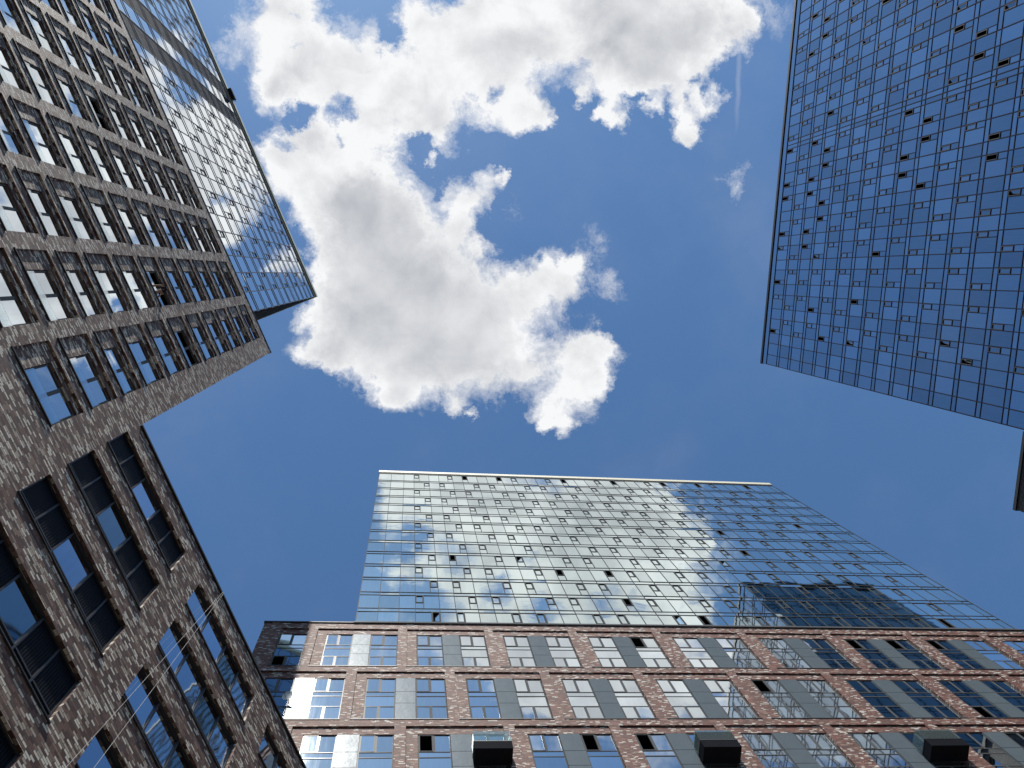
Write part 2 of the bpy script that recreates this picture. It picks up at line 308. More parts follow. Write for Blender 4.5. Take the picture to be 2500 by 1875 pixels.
# ------------------------------------------------------------------ mesh helpers
class MB:
    """collects quads and boxes; build() links them as ONE mesh object"""
    def __init__(s): s.v = []; s.f = []; s.uv = []; s.pane = []
    def quad(s, pts, uv=None, pane=0.5):
        i = len(s.v); s.v += [tuple(p) for p in pts]; s.f.append((i, i + 1, i + 2, i + 3))
        s.uv += uv if uv else [(p[0] + p[1], p[2]) for p in pts]; s.pane += [pane] * 4
    def poly(s, pts):
        i = len(s.v); s.v += [tuple(p) for p in pts]; s.f.append(tuple(range(i, i + len(pts))))
        s.uv += [(p[0] + p[1], p[2]) for p in pts]; s.pane += [0.5] * len(pts)
    def box(s, x0, x1, y0, y1, z0, z1, pane=0.5):
        a = [(x0, y0, z0), (x1, y0, z0), (x1, y1, z0), (x0, y1, z0), (x0, y0, z1), (x1, y0, z1), (x1, y1, z1), (x0, y1, z1)]
        for f in ((0, 1, 5, 4), (1, 2, 6, 5), (2, 3, 7, 6), (3, 0, 4, 7), (4, 5, 6, 7), (3, 2, 1, 0)):
            p = [a[k] for k in f]
            if f in ((4, 5, 6, 7), (3, 2, 1, 0)): s.quad(p, [(q[0], q[1] + q[2]) for q in p], pane)
            else: s.quad(p, None, pane)
    def tilted(s, x0, x1, z0, z1, y, th, pane, j):
        """a glass pane whose corners sit a few millimetres in or out, as real glazing does"""
        c = [random.uniform(-j, j) for _ in range(3)]; c.append(c[0] + c[2] - c[1])
        F = [(x0, y + c[0], z0), (x1, y + c[1], z0), (x1, y + c[2], z1), (x0, y + c[3], z1)]
        B = [(p[0], p[1] + th, p[2]) for p in F]
        s.quad(F, None, pane); s.quad([B[1], B[0], B[3], B[2]], None, pane)
        for a, b in ((0, 1), (1, 2), (2, 3), (3, 0)): s.quad([F[b], F[a], B[a], B[b]], None, pane)
    def tube(s, pts, r, n=6):
        rings = []
        for i, p in enumerate(pts):
            p = Vector(p); d = (Vector(pts[min(i + 1, len(pts) - 1)]) - Vector(pts[max(i - 1, 0)])).normalized()
            a = d.orthogonal().normalized(); b = d.cross(a)
            rings.append([p + r * (math.cos(2 * math.pi * k / n) * a + math.sin(2 * math.pi * k / n) * b) for k in range(n)])
        for i in range(len(rings) - 1):
            for k in range(n):
                s.quad([rings[i][k], rings[i][(k + 1) % n], rings[i + 1][(k + 1) % n], rings[i + 1][k]])
        s.poly(rings[0][::-1]); s.poly(rings[-1])
    def build(s, name, mat, parent=None, loc=None):
        me = bpy.data.meshes.new(name); me.from_pydata(s.v, [], s.f)
        u = me.uv_layers.new(name='UVMap'); u.data.foreach_set('uv', [c for q in s.uv for c in q])
        at = me.attributes.new('pane', 'FLOAT', 'POINT'); at.data.foreach_set('value', s.pane)
        me.materials.append(mat); me.update()
        o = bpy.data.objects.new(name, me); S.collection.objects.link(o)
        if parent: o.parent = parent
        if loc: o.location = loc
        return o
def thing(name, label, cat, mat=None, group=None):
    o = bpy.data.objects.new(name, None); S.collection.objects.link(o); o['label'] = label; o['category'] = cat
    if group: o['group'] = group
    if mat: o.matrix_world = mat
    return o
def tag(o, label, cat, group=None):
    o['label'] = label; o['category'] = cat
    if group: o['group'] = group
    return o
def struct(o): o['kind'] = 'structure'; return o
def frame_of(dist, inward):
    i = Vector((inward[0], inward[1], 0)).normalized(); u = Vector((i.y, -i.x, 0)) if True else None
    u = i.cross(Vector((0, 0, 1)))
    m = Matrix.Identity(4)
    for r in range(3): m[r][0] = u[r]; m[r][1] = i[r]; m[r][2] = (0, 0, 1)[r]; m[r][3] = i[r] * dist + (1.6 if r == 2 else 0)
    return m
def in_view(mat, u, z, pad=170):
    p = to_px(mat @ Vector((u, 0, z)))
    return p is not None and -pad < p[0] < 2500 + pad and -pad < p[1] < 1875 + pad
def px_area(mat, u0, u1, z0, z1):
    """size on the photograph of the part of a facade rectangle that lies inside the frame"""
    c = [to_px(mat @ Vector(p)) for p in ((u0, 0, z0), (u1, 0, z0), (u1, 0, z1), (u0, 0, z1))]
    if any(q is None for q in c): return 0
    mx_ = sum(q[0] for q in c) / 4; my_ = sum(q[1] for q in c) / 4
    if not (0 < mx_ < 2500 and 0 < my_ < 1875): return 0
    return abs(sum(c[i][0] * c[(i + 1) % 4][1] - c[(i + 1) % 4][0] * c[i][1] for i in range(4))) / 2

def wall_band(w, u0, u1, z0, z1, holes):
    """front face of a wall between z0 and z1 with openings (a, b, za, zb)"""
    x = u0
    for (a, b, za, zb) in sorted(holes):
        if a > x: w.quad([(x, 0, z0), (a, 0, z0), (a, 0, z1), (x, 0, z1)])
        if za > z0: w.quad([(a, 0, z0), (b, 0, z0), (b, 0, za), (a, 0, za)])
        if zb < z1: w.quad([(a, 0, zb), (b, 0, zb), (b, 0, z1), (a, 0, z1)])
        x = b
    if x < u1: w.quad([(x, 0, z0), (u1, 0, z0), (u1, 0, z1), (x, 0, z1)])
def reveal(w, a, b, za, zb, d0, d1):
    """the four sides of an opening, from depth d0 to d1"""
    w.quad([(a, d0, za), (a, d1, za), (a, d1, zb), (a, d0, zb)], [(d0 + a, za), (d1 + a, za), (d1 + a, zb), (d0 + a, zb)])
    w.quad([(b, d1, za), (b, d0, za), (b, d0, zb), (b, d1, zb)], [(d1, za), (d0, za), (d0, zb), (d1, zb)])
    w.quad([(a, d0, zb), (a, d1, zb), (b, d1, zb), (b, d0, zb)], [(a, d0), (a, d1), (b, d1), (b, d0)])
    w.quad([(a, d1, za), (a, d0, za), (b, d0, za), (b, d1, za)], [(a, d1), (a, d0), (b, d0), (b, d1)])
def ring(w, a, b, za, zb, ia, ib, iza, izb, d):
    for (p, q, r, t) in ((a, b, za, iza), (a, b, izb, zb), (a, ia, iza, izb), (ib, b, iza, izb)):
        if q - p > 1e-4 and t - r > 1e-4: w.quad([(p, d, r), (q, d, r), (q, d, t), (p, d, t)])

# ------------------------------------------------------------------ curtain walls
def curtain(root, mat, cells, rows, opens, glass, mull, vent_first_left=True, tilt=0.004, depth=0.012, bar=0.052, prj=0.014, vr=0.33, st=0.052, vk=1.0, tall_last=False, sash_mat=None):
    """cells: (u0, u1, kind) with kind W (a casement beside the pane), N plain, L louvre; rows from the top: (z0, z1, kind g/b)"""
    panes = []; vents = []
    gi = 0; nrow = sum(1 for r in rows if r[2] == 'g'); bars = MB(); lou = []
    ulo = min(c[0] for c in cells); uhi = max(c[1] for c in cells)
    ztop = max(r[1] for r in rows); zbot = min(r[0] for r in rows); h = bar / 2; h_bar = h; t_sash = st
    edges = sorted({c[0] for c in cells} | {c[1] for c in cells})
    for e in edges: bars.box(e - h * vk, e + h * vk, -prj * vk * vk, depth + 0.03, zbot, ztop)
    zs = sorted({r[0] for r in rows} | {r[1] for r in rows})
    for z in zs: bars.box(ulo, uhi, -prj * 0.8, depth + 0.025, z - h * 0.8, z + h * 0.8)
    for (z0, z1, kind) in rows:
        if kind == 'g': gi += 1
        wi = 0
        for (u0, u1, k) in cells:
            if k == 'L':
                if kind == 'g' or True: lou.append((u0, u1, z0, z1))
                continue
            if k == 'W' and kind == 'g':
                left = ((wi + gi) % 2 == 1) == vent_first_left
                vw = (u1 - u0) * vr + h_bar
                a, b = (u0, u0 + vw) if left else (u1 - vw, u1)
                zv = z1 - (z1 - z0) * (0.86 if tall_last and gi == nrow else 0.555)
                e = b if left else a
                bars.box(e - h * 0.8, e + h * 0.8, -prj * 0.7, depth + 0.02, z0, z1)
                bars.box(a, b, -prj * 0.6, depth + 0.02, zv - h * 0.8, zv + h * 0.8)
                if left: panes.append((b, u1, z0, z1))
                else: panes.append((u0, a, z0, z1))
                panes.append((a, b, z0, zv))
                st = 0
                for (ou, oz, os_) in opens:
                    if a - 0.25 < ou < b + 0.25 and zv - 0.35 < oz < z1 + 0.35: st = os_
                vents.append((a, b, zv, z1, st))
            else: panes.append((u0, u1, z0, z1))
            if k == 'W': wi += 1
    bars.build('mullion_grid', mull, root)
    if lou:
        lm = {}
        for (u0, u1, z0, z1) in lou:
            m = lm.setdefault(u0, MB())
            m.box(u0, u1, depth + 0.03, depth + 0.1, z0, z1)
            n = max(2, int((z1 - z0) / 0.12))
            for i in range(n): m.box(u0 + 0.05, u1 - 0.05, depth, depth + 0.03, z0 + (z1 - z0) * (i + 0.3) / n, z0 + (z1 - z0) * (i + 0.6) / n)
        for m in lm.values(): m.build('louvre_panel', M['louvre'], root)
    panes.sort(key=lambda p: -px_area(mat, *p))
    rest = MB(); jit = lambda w_: tilt * min(1.0, w_ / 1.2)
    for i, (u0, u1, z0, z1) in enumerate(panes):
        t = rest if i >= 100 else MB()
        t.tilted(u0 + 0.01, u1 - 0.01, z0 + 0.01, z1 - 0.01, depth, 0.02, random.random(), jit(u1 - u0))
        if i < 100: t.build('glass_panel', glass, root)
    rest.build('glass_panels', glass, root)['kind'] = 'stuff'
    # casements: the open ones always are parts of their own
    vents.sort(key=lambda v: (-(v[4] > 0 and px_area(mat, *v[:4]) > 0), -px_area(mat, *v[:4])))
    rf = MB(); rg = MB(); fr_m = sash_mat or M['frame_dk']
    for i, (a, b, z0, z1, st) in enumerate(vents):
        own = i < 100
        f = MB() if own else rf; g = MB() if own else rg
        t = t_sash; a0, b0, y0, y1 = a + h, b - h, z0 + h, z1 - h
        for bx in ((a0, a0 + t, y0, y1), (b0 - t, b0, y0, y1), (a0 + t, b0 - t, y0, y0 + t), (a0 + t, b0 - t, y1 - t, y1)):
            f.box(bx[0], bx[1], -prj * 0.9, depth + 0.06, bx[2], bx[3])
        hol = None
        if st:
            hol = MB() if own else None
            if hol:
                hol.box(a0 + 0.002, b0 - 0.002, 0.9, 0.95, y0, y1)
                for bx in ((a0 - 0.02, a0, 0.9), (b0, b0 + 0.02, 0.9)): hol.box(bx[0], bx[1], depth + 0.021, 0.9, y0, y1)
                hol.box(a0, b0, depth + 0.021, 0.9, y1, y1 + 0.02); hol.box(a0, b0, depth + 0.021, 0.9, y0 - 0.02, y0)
            ang = math.radians(74 if st == 1 else 24)      # swung far in, or only tipped in at one side
            c, s_ = math.cos(ang), math.sin(ang); w_ = b0 - a0 - 2 * t
            p = lambda x_, z_, d_: (b0 - t - x_ * c + d_ * s_ * 0, depth + 0.03 + x_ * s_ + d_, z_)
            Q = [p(w_, y0 + t, 0), p(0, y0 + t, 0), p(0, y1 - t, 0), p(w_, y1 - t, 0)]
            g.quad(Q, None, 0.6); Q2 = [(q[0], q[1] + 0.02, q[2]) for q in Q]; g.quad([Q2[1], Q2[0], Q2[3], Q2[2]], None, 0.6)
        else:
            g.tilted(a0 + t, b0 - t, y0 + t, y1 - t, depth + 0.03, 0.02, random.random(), 0.003)
        if own:
            fo = f.build('casement_window', fr_m, root)
            g.build('sash_glass', glass, fo)
            if hol: hol.build('dark_opening', M['dark'], fo); fo['label'] = 'casement standing open on a dark room'
    if len(vents) > 100:
        fo = rf.build('casement_windows', fr_m, root); fo['kind'] = 'stuff'
        rg.build('sash_glass', glass, fo)

# ------------------------------------------------------------------ distances (metres from the eye to each facade plane)
DA, DB, DC = 10.2, 22.5, 43.5

# ================================================================== GROUND
g = MB(); g.quad([(-1500, -1500, 0), (1500, -1500, 0), (1500, 1500, 0), (-1500, 1500, 0)]); struct(g.build('ground', M['asphalt']))
g = MB(); g.box(-9, 40, -30, 22.3, 0.0, 0.14); struct(g.build('pavement', M['paving']))

# ================================================================== BUILDING B (bottom of the picture)
mB = frame_of(DB, (0, 1)); D = DB
B = thing('apartment_block', 'red brick block with pale mirror glass storeys above, along the bottom of the photo', 'building', mB)
ZT = 2.388 * D; UL, UR = -0.3655 * D, 2.45 * D
w = MB()
e1 = [-0.4608, -0.214, 0.0328, 0.276, 0.5195, 0.770, 1.030, 1.2965, 1.5557, 1.807, 2.06, 2.31]
e2 = [-0.3382] + [(e1[i] + e1[i + 1]) / 2 for i in range(1, len(e1) - 1)]; e2[1] = -0.0914
RB = [(2.1185, 2.3515, e1), (1.852, 2.0885, e2), (1.586, 1.822, e1), (1.320, 1.556, e2)]
B_OPEN = [(-0.29, 2.153), (0.075, 1.764), (0.682, 2.302), (0.432, 1.765), (0.558, 1.767), (1.34, 2.301), (1.468, 2.299), (1.601, 2.297), (0.938, 2.032), (1.462, 1.89)]
zprev = ZT; D1, D2 = 0.085, 0.145
bays = []
for ri, (zs, zt, ed) in enumerate(RB):
    holes = []
    for i in range(len(ed) - 1):
        k = (ed[i + 1] - ed[i]) / 0.2468
        a, b = ed[i] * D, (ed[i + 1] - 0.0253) * D
        mg, w1, p1 = 0.0265 * k * D, 0.0985 * k * D, 0.1475 * k * D
        has1 = True; haspan = True
        if a < UL + 0.02 * D:
            if ri % 2 == 0: a2 = ed[i] * D + p1; has1 = haspan = False
            else: a2 = ed[i] * D + mg
            inner = a2; a2 -= 0.001 * D
        else: a2 = a; inner = a + mg
        holes.append((a2, b, zs * D, zt * D)); bays.append((ri, i, a, a2, b, inner, a + w1, a + p1, zs * D, zt * D, (zt - 0.029) * D, has1, haspan))
    zlow = (RB[ri + 1][1] if ri + 1 < len(RB) else 1.30) * D
    lowz = (zs - (zs - RB[ri + 1][1]) / 2) * D if ri + 1 < len(RB) else zs * D - 0.3
    wall_band(w, UL, UR, lowz, zprev, holes); zprev = lowz
w.quad([(UL, 0, -1.6), (UR, 0, -1.6), (UR, 0, zprev), (UL, 0, zprev)])
for (ri, i, a, a2, b, inner, w1e, p1e, zs, zt, wt, has1, haspan) in bays:
    reveal(w, a2, b, zs, zt, 0, D1); ring(w, a2, b, zs, zt, inner, b, zs, wt, D1); reveal(w, inner, b, zs, wt, D1, D2 + 0.06)
w.quad([(UL, 20, -1.6), (UL, 0, -1.6), (UL, 0, ZT), (UL, 20, ZT)]); w.quad([(UR, 0, -1.6), (UR, 20, -1.6), (UR, 20, ZT), (UR, 0, ZT)])
w.quad([(UR, 20, -1.6), (UL, 20, -1.6), (UL, 20, ZT), (UR, 20, ZT)])
w.build('brick_wall', M['brick_red'], B)
GL, GR = -0.1146 * D, 1.9444 * D
c = MB(); c.box(UL - 0.06, GL - 0.1, -0.07, 20.05, ZT, ZT + 0.12); c.box(GR + 0.1, UR + 0.05, -0.07, 20.05, ZT, ZT + 0.12); c.build('coping', M['coping'], B)
c = MB(); c.box(GL - 0.1, GR + 0.1, -0.10, 0.2, ZT - 0.02, ZT + 0.16); c.build('base_rail', M['frame'], B)
r_ = MB(); r_.quad([(UL, 0.1, ZT - 0.3), (UR, 0.1, ZT - 0.3), (UR, 19.9, ZT - 0.3), (UL, 19.9, ZT - 0.3)]); r_.build('roof', M['roof'], B)

def pod_window(root, a, b, zs, zt, y, opens, light):
    """tall two-storey window: casement row, slim band, fixed pane, casement row, sill strip"""
    H = zt - zs; lev = [zt, zt - H * 0.330, zt - H * 0.432, zt - H * 0.672, zt - H * 0.968, zs]; mid = a + (b - a) * 0.49
    f = MB(); gl = MB(); t = 0.05; hol = MB(); nh = 0
    for x in (a, b - t): f.box(x, x + t, y - 0.022, y + 0.06, zs, zt)
    for z in lev: f.box(a + t, b - t, y - 0.020, y + 0.055, max(zs, z - 0.03), min(zt, z + 0.03))
    for (zb_, zt_, split) in ((lev[1], lev[0], 1), (lev[2], lev[1], 0), (lev[3], lev[2], 0), (lev[4], lev[3], 1), (lev[5], lev[4], 0)):
        if split:
            f.box(mid - 0.055, mid + 0.055, y - 0.018, y + 0.05, zb_ + 0.03, zt_ - 0.03)
            sash = (a + t, mid - 0.055, zb_ + 0.03, zt_ - 0.03)
            s_ = 0.045
            for bx in ((sash[0], sash[0] + s_, sash[2], sash[3]), (sash[1] - s_, sash[1], sash[2], sash[3]), (sash[0] + s_, sash[1] - s_, sash[2], sash[2] + s_), (sash[0] + s_, sash[1] - s_, sash[3] - s_, sash[3])):
                f.box(bx[0], bx[1], y - 0.034, y + 0.03, bx[2], bx[3])
            op = any(sash[0] - 0.3 < ou < sash[1] + 0.3 and sash[2] - 0.4 < oz < sash[3] + 0.4 for ou, oz in opens)
            if op:
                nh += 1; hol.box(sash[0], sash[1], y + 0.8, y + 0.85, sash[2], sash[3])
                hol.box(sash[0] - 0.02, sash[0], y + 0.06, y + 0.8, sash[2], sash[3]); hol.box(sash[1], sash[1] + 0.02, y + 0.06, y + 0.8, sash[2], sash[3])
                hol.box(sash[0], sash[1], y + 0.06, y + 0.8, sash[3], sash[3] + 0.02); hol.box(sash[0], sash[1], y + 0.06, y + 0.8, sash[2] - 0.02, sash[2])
                Q = [(sash[1] - 0.05, y + 0.07, sash[2] + s_), (sash[1] - 0.16, y + 0.7, sash[2] + s_), (sash[1] - 0.16, y + 0.7, sash[3] - s_), (sash[1] - 0.05, y + 0.07, sash[3] - s_)]
                gl.quad(Q, None, 0.5)
            else: gl.tilted(sash[0] + s_, sash[1] - s_, sash[2] + s_, sash[3] - s_, y - 0.02, 0.02, random.random(), 0.004)
            gl.tilted(mid + 0.055, b - t, zb_ + 0.03, zt_ - 0.03, y, 0.02, random.random(), 0.004)
        else: gl.tilted(a + t, b - t, zb_ + 0.03, zt_ - 0.03, y, 0.02, random.random(), 0.004)
    o = f.build('window', M['frame_lt' if light else 'frame'], root)
    gl.build('glass_pane', M['glass_w'], o)
    if nh: hol.build('dark_opening', M['dark'], o); o['label'] = 'window with a casement open on a dark room'
    return o
opB = [(u * D, z * D) for u, z in B_OPEN]
for (ri, i, a, a2, b, inner, w1e, p1e, zs, zt, wt, has1, haspan) in bays:
    if not in_view(mB, (a + b) / 2, (zs + zt) / 2, 330): continue
    if has1: pod_window(B, inner + 0.01, w1e, zs + 0.02, wt, D2, opB, True)
    pod_window(B, p1e, b - 0.01, zs + 0.02, wt, D2, opB, True)
    if haspan:
        pm = MB(); h_ = wt - zs; y0 = 0.088
        for f0, f1 in ((0, 0.335), (0.335, 0.61), (0.61, 1.0)):
            pm.box(w1e + 0.012, p1e - 0.012, y0, D2 + 0.08, zs + 0.02 + h_ * (1 - f1) + 0.006, zs + h_ * (1 - f0) - 0.006)
        pm.build('metal_panel', M['panel'], B)
    s_ = MB(); s_.box(a2 - 0.03, b + 0.03, -0.03, D2 - 0.05, zs - 0.05, zs + 0.012); s_.build('window_sill', M['frame_dk'], B)

def balcony(u0, u1, zf, zt, zg, out):
    b_ = MB(); b_.box(u0, u1, -out, -0.004, zf, zt); o = b_.build('balcony', M['balcony'], B)
    t_ = MB(); t_.box(u0 - 0.01, u1 + 0.01, -out - 0.012, -out + 0.05, zt, zt + 0.05); t_.box(u0 - 0.01, u0 + 0.05, -out + 0.05, -0.01, zt, zt + 0.05); t_.box(u1 - 0.05, u1 + 0.01, -out + 0.05, -0.01, zt, zt + 0.05)
    t_.build('edge_trim', M['frame_dk'], o)
    g_ = MB(); g_.box(u0 + 0.02, u1 - 0.02, -out + 0.02, -out + 0.035, zt + 0.05, zg); o2 = g_.build('glass_guard', M['clear'], o)
    g_ = MB(); g_.box(u0 + 0.02, u0 + 0.035, -out + 0.036, -0.02, zt + 0.05, zg); g_.build('glass_guard', M['clear'], o)
    g_ = MB(); g_.box(u1 - 0.035, u1 - 0.02, -out + 0.036, -0.02, zt + 0.05, zg); g_.build('glass_guard', M['clear'], o)
    c_ = MB()
    for x in (u0 + 0.05, u1 - 0.09): c_.box(x, x + 0.04, -out + 0.04, -out + 0.07, zt + 0.05, zt + 0.28)
    c_.build('glass_clamp', M['white'], o)
    return o
for ei in (2, 4, 6):
    k = (e1[ei + 1] - e1[ei]) / 0.2468
    balcony((e1[ei] + 0.1465 * k) * D - 0.1, (e1[ei + 1] - 0.0253) * D + 0.06, 1.663 * D, 1.690 * D, 1.732 * D, 0.85)

mu = [-0.1146, -0.0536, 0.0081, 0.0568, 0.1304, 0.1788, 0.2470, 0.2961, 0.3704, 0.4196, 0.4952, 0.5438, 0.6199, 0.6690, 0.7450, 0.7992, 0.8709, 0.9250, 1.0013, 1.0581,
      1.1356, 1.1896, 1.2658, 1.3199, 1.3983, 1.4570, 1.5317, 1.5835, 1.6657, 1.7198, 1.7967, 1.8484, 1.9134, 1.9444]
cells = []
for i in range(len(mu) - 1):
    k = 'N' if i < 3 or i > 29 else ('W' if (i - 3) % 2 == 0 else 'N')
    cells.append((mu[i] * D, mu[i + 1] * D, k))
zb = [2.392, 2.479, 2.505, 2.6125, 2.638, 2.7465, 2.772, 2.880, 2.9045, 3.0145, 3.039, 3.146, 3.172, 3.280, 3.306, 3.413, 3.439, 3.540, 3.566, 3.672, 3.698, 3.812, 3.838, 3.952, 3.978, 4.098, 4.124, 4.262]
rows = []
for i in range(len(zb) - 1): rows.append((zb[i] * D, zb[i + 1] * D, 'g' if i % 2 == 0 else 'b'))
rows = rows[::-1]
OB = [(0.313, 4.207, 1), (0.487, 4.22, 1), (0.194, 2.989, 1), (0.435, 3.004, 2), (0.119, 2.472, 2), (0.812, 4.219, 1), (1.071, 4.214, 1), (1.337, 4.218, 1), (1.52, 4.216, 1), (1.771, 4.217, 1),
      (1.725, 3.537, 1), (1.337, 3.398, 1), (1.335, 3.127, 1), (1.207, 3.001, 2), (0.557, 2.859, 1), (0.733, 2.859, 1), (0.732, 2.588, 1), (0.939, 2.448, 1), (0.863, 2.466, 2), (1.728, 2.447, 1)]
curtain(B, mB, cells, rows, [(u * D, z * D, s) for u, z, s in OB], M['glass_b'], M['mull_b'], True, 0.0055, bar=0.062, prj=0.024, vk=0.68, tall_last=True, sash_mat=M['mull_b'])
ztopB = 4.262 * D
c = MB(); c.box(GL - 0.08, GR + 0.08, -0.08, 18.2, ztopB + 0.40, ztopB + 1.25); c.build('cornice', M['cream'], B)
c = MB(); c.box(GL - 0.05, GR + 0.05, -0.02, 18.1, ztopB + 0.22, ztopB + 0.398); c.build('cornice_dark_strip', M['coping'], B)  # solid near-black strip; the gap's darkness is put into its colour
c = MB(); c.box(GL - 0.02, GR + 0.02, -0.01, 18.05, ztopB + 0.03, ztopB + 0.219); c.build('fascia', M['glass_b'], B)
s_ = MB(); s_.box(GL - 0.02, GL + 0.02, 0.09, 18, ZT, ztopB + 0.02); s_.box(GR - 0.02, GR + 0.02, 0.09, 18, ZT, ztopB + 0.02); s_.box(GL, GR, 17.95, 18, ZT, ztopB + 0.02); s_.build('side_glazing', M['glass_b'], B)
s_ = MB(); s_.box(GR + 0.04, GR + 0.06, -0.02, 0.5, ZT + 0.17, ztopB); s_.build('edge_fin', M['clear'], B)

# ================================================================== BUILDING A (left side of the picture)
nA = Vector((0.90625523, -0.42273095, 0)); mA = frame_of(DA, (-nA.x, -nA.y)); D = DA
A = thing('apartment_tower', 'dark brown brick tower with deep windows and a glass top, left side of the photo', 'building', mA)
ZT = 5.497 * D; ZP = 2.872 * D; UC = 0.1315 * D; UP = 2.6 * D; UL = -3.2 * D
zlow = [2.00, 2.2885, 2.577, 2.857, 3.097, 3.390, 3.683, 3.976, 4.270, 4.560, 4.860, 5.165]
w = MB(); wins = []
for j, z0 in enumerate(zlow):
    nz = zlow[j + 1] if j + 1 < len(zlow) else 5.43
    h_ = min(0.228, nz - z0 - 0.058)
    holes = []
    for k in range(0, 11):
        a, b = (-0.198 - 0.2725 * k) * D, (0.0215 - 0.2725 * k) * D
        if k == 0 and z0 < 2.2: continue
        holes.append((a, b, z0 * D, (z0 + h_) * D)); wins.append((k, j, a, b, z0 * D, (z0 + h_) * D))
    lo = (zlow[j] - 0.03) * D; hi = (zlow[j + 1] - 0.03) * D if j + 1 < len(zlow) else ZT
    if z0 < 2.8: wall_band(w, UL, 0.1 * D, lo, hi, holes)
    else: wall_band(w, UL, UC, lo, hi, holes)
w.quad([(UL, 0, -1.6), (0.1 * D, 0, -1.6), (0.1 * D, 0, 1.97 * D), (UL, 0, 1.97 * D)])
# the low wing: one wall with it
plow = [1.12, 1.41, 1.700, 1.998, 2.279, 2.572]; ptop = [1.30, 1.59, 1.879, 2.173, 2.468, 2.752]; pcol = [(0.1265, 0.5535), (0.660, 1.083), (1.187, 1.610), (1.714, 2.137)]
zr = [0.98] + [(plow[i] + ptop[i - 1]) / 2 for i in range(1, 6)] + [2.827]
pw = []
for j in range(6):
    holes = [(a * D, b * D, plow[j] * D, ptop[j] * D) for a, b in pcol]
    wall_band(w, 0.1 * D, UP, zr[j] * D, zr[j + 1] * D, holes)
    pw += [(ci, j, a * D, b * D, plow[j] * D, ptop[j] * D) for ci, (a, b) in enumerate(pcol)]
w.quad([(0.1 * D, 0, -1.6), (UP, 0, -1.6), (UP, 0, 0.98 * D), (0.1 * D, 0, 0.98 * D)])
w.quad([(UC, 0, 2.827 * D), (UP, 0, 2.827 * D), (UP, 0, ZP), (UC, 0, ZP)])
w.quad([(0.1 * D, 0, 2.827 * D), (UC, 0, 2.827 * D), (UC, 0, 2.8271 * D), (0.1 * D, 0, 2.8271 * D)])
E1, E2 = 0.083, 0.17
for (k, j, a, b, z0, z1) in wins:
    ia = a + 0.060 * D; iz = z1 - 0.030 * D
    reveal(w, a, b, z0, z1, 0, E1); ring(w, a, b, z0, z1, ia, b, z0, iz, E1); reveal(w, ia, b, z0, iz, E1, E2 + 0.06)
for (ci, j, a, b, z0, z1) in pw: reveal(w, a, b, z0, z1, 0, 0.22)
DPT = 16.0
w.quad([(UC, 0, ZP), (UC, DPT, ZP), (UC, DPT, ZT), (UC, 0, ZT)]); w.quad([(UL, DPT, -1.6), (UL, 0, -1.6), (UL, 0, ZT), (UL, DPT, ZT)])
w.quad([(UC, DPT, -1.6), (UL, DPT, -1.6), (UL, DPT, ZT), (UC, DPT, ZT)]); w.quad([(UP, 0, -1.6), (UP, DPT, -1.6), (UP, DPT, ZP), (UP, 0, ZP)])
w.quad([(UP, DPT, -1.6), (UC, DPT, -1.6), (UC, DPT, ZP), (UP, DPT, ZP)])
w.build('brick_wall', M['brick_dark'], A)
c = MB(); c.box(UC + 0.002, UP + 0.1, -0.07, 0.35, ZP, ZP + 0.10); c.build('coping', M['coping'], A)
c = MB(); c.box(UC - 0.35, UC + 0.03, 0.35, DPT, ZT, ZT + 0.09); c.box(UL, UC + 0.03, -0.04, 0.35, ZT, ZT + 0.09); c.build('coping', M['coping'], A)
r_ = MB(); r_.quad([(UC, 0.1, ZP - 0.2), (UP, 0.1, ZP - 0.2), (UP, DPT, ZP - 0.2), (UC, DPT, ZP - 0.2)]); r_.quad([(UL, 0.1, ZT - 0.2), (UC, 0.1, ZT - 0.2), (UC, DPT, ZT - 0.2), (UL, DPT, ZT - 0.2)]); r_.build('roof', M['roof'], A)
A_OPEN = [(-1.172, 4.067), (-0.328, 3.75), (-0.055, 3.742)]
def tower_window(a, b, z0, z1, y, half_open):
    f = MB(); gl = MB(); t = 0.055; mid = (a + b) / 2
    for x in (a, b - t): f.box(x, x + t, y - 0.03, y + 0.06, z0, z1)
    for z in (z0, z1 - t): f.box(a + t, b - t, y - 0.028, y + 0.055, z, z + t)
    f.box(mid - 0.06, mid + 0.06, y - 0.012, y + 0.05, z0 + t, z1 - t)
    o = f.build('window', M['frame_lt'], A)
    if half_open:
        gl.tilted(a + t, mid - 0.06, z0 + t, z1 - t, y, 0.02, 0.4, 0.003) if False else None
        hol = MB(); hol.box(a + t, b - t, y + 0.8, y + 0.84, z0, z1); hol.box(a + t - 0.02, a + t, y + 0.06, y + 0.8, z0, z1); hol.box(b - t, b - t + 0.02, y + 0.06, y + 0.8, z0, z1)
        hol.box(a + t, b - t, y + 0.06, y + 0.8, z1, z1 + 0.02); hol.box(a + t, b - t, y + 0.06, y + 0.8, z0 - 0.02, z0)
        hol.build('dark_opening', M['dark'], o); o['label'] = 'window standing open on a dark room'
    else:
        gl.tilted(a + t, mid - 0.06, z0 + t, z1 - t, y, 0.02, random.random(), 0.004); gl.tilted(mid + 0.06, b - t, z0 + t, z1 - t, y - 0.012, 0.02, random.random(), 0.004)
        gl.build('glass_pane', M['glass_w'], o)
    gd = MB(); gd.tilted(a + 0.02, b - 0.02, z0 + 0.02, z0 + (z1 - z0) * 0.46, y - 0.05, 0.016, random.random(), 0.003)
    gd.build('glass_guard', M['guard'], o)
    return o
win_n = 0
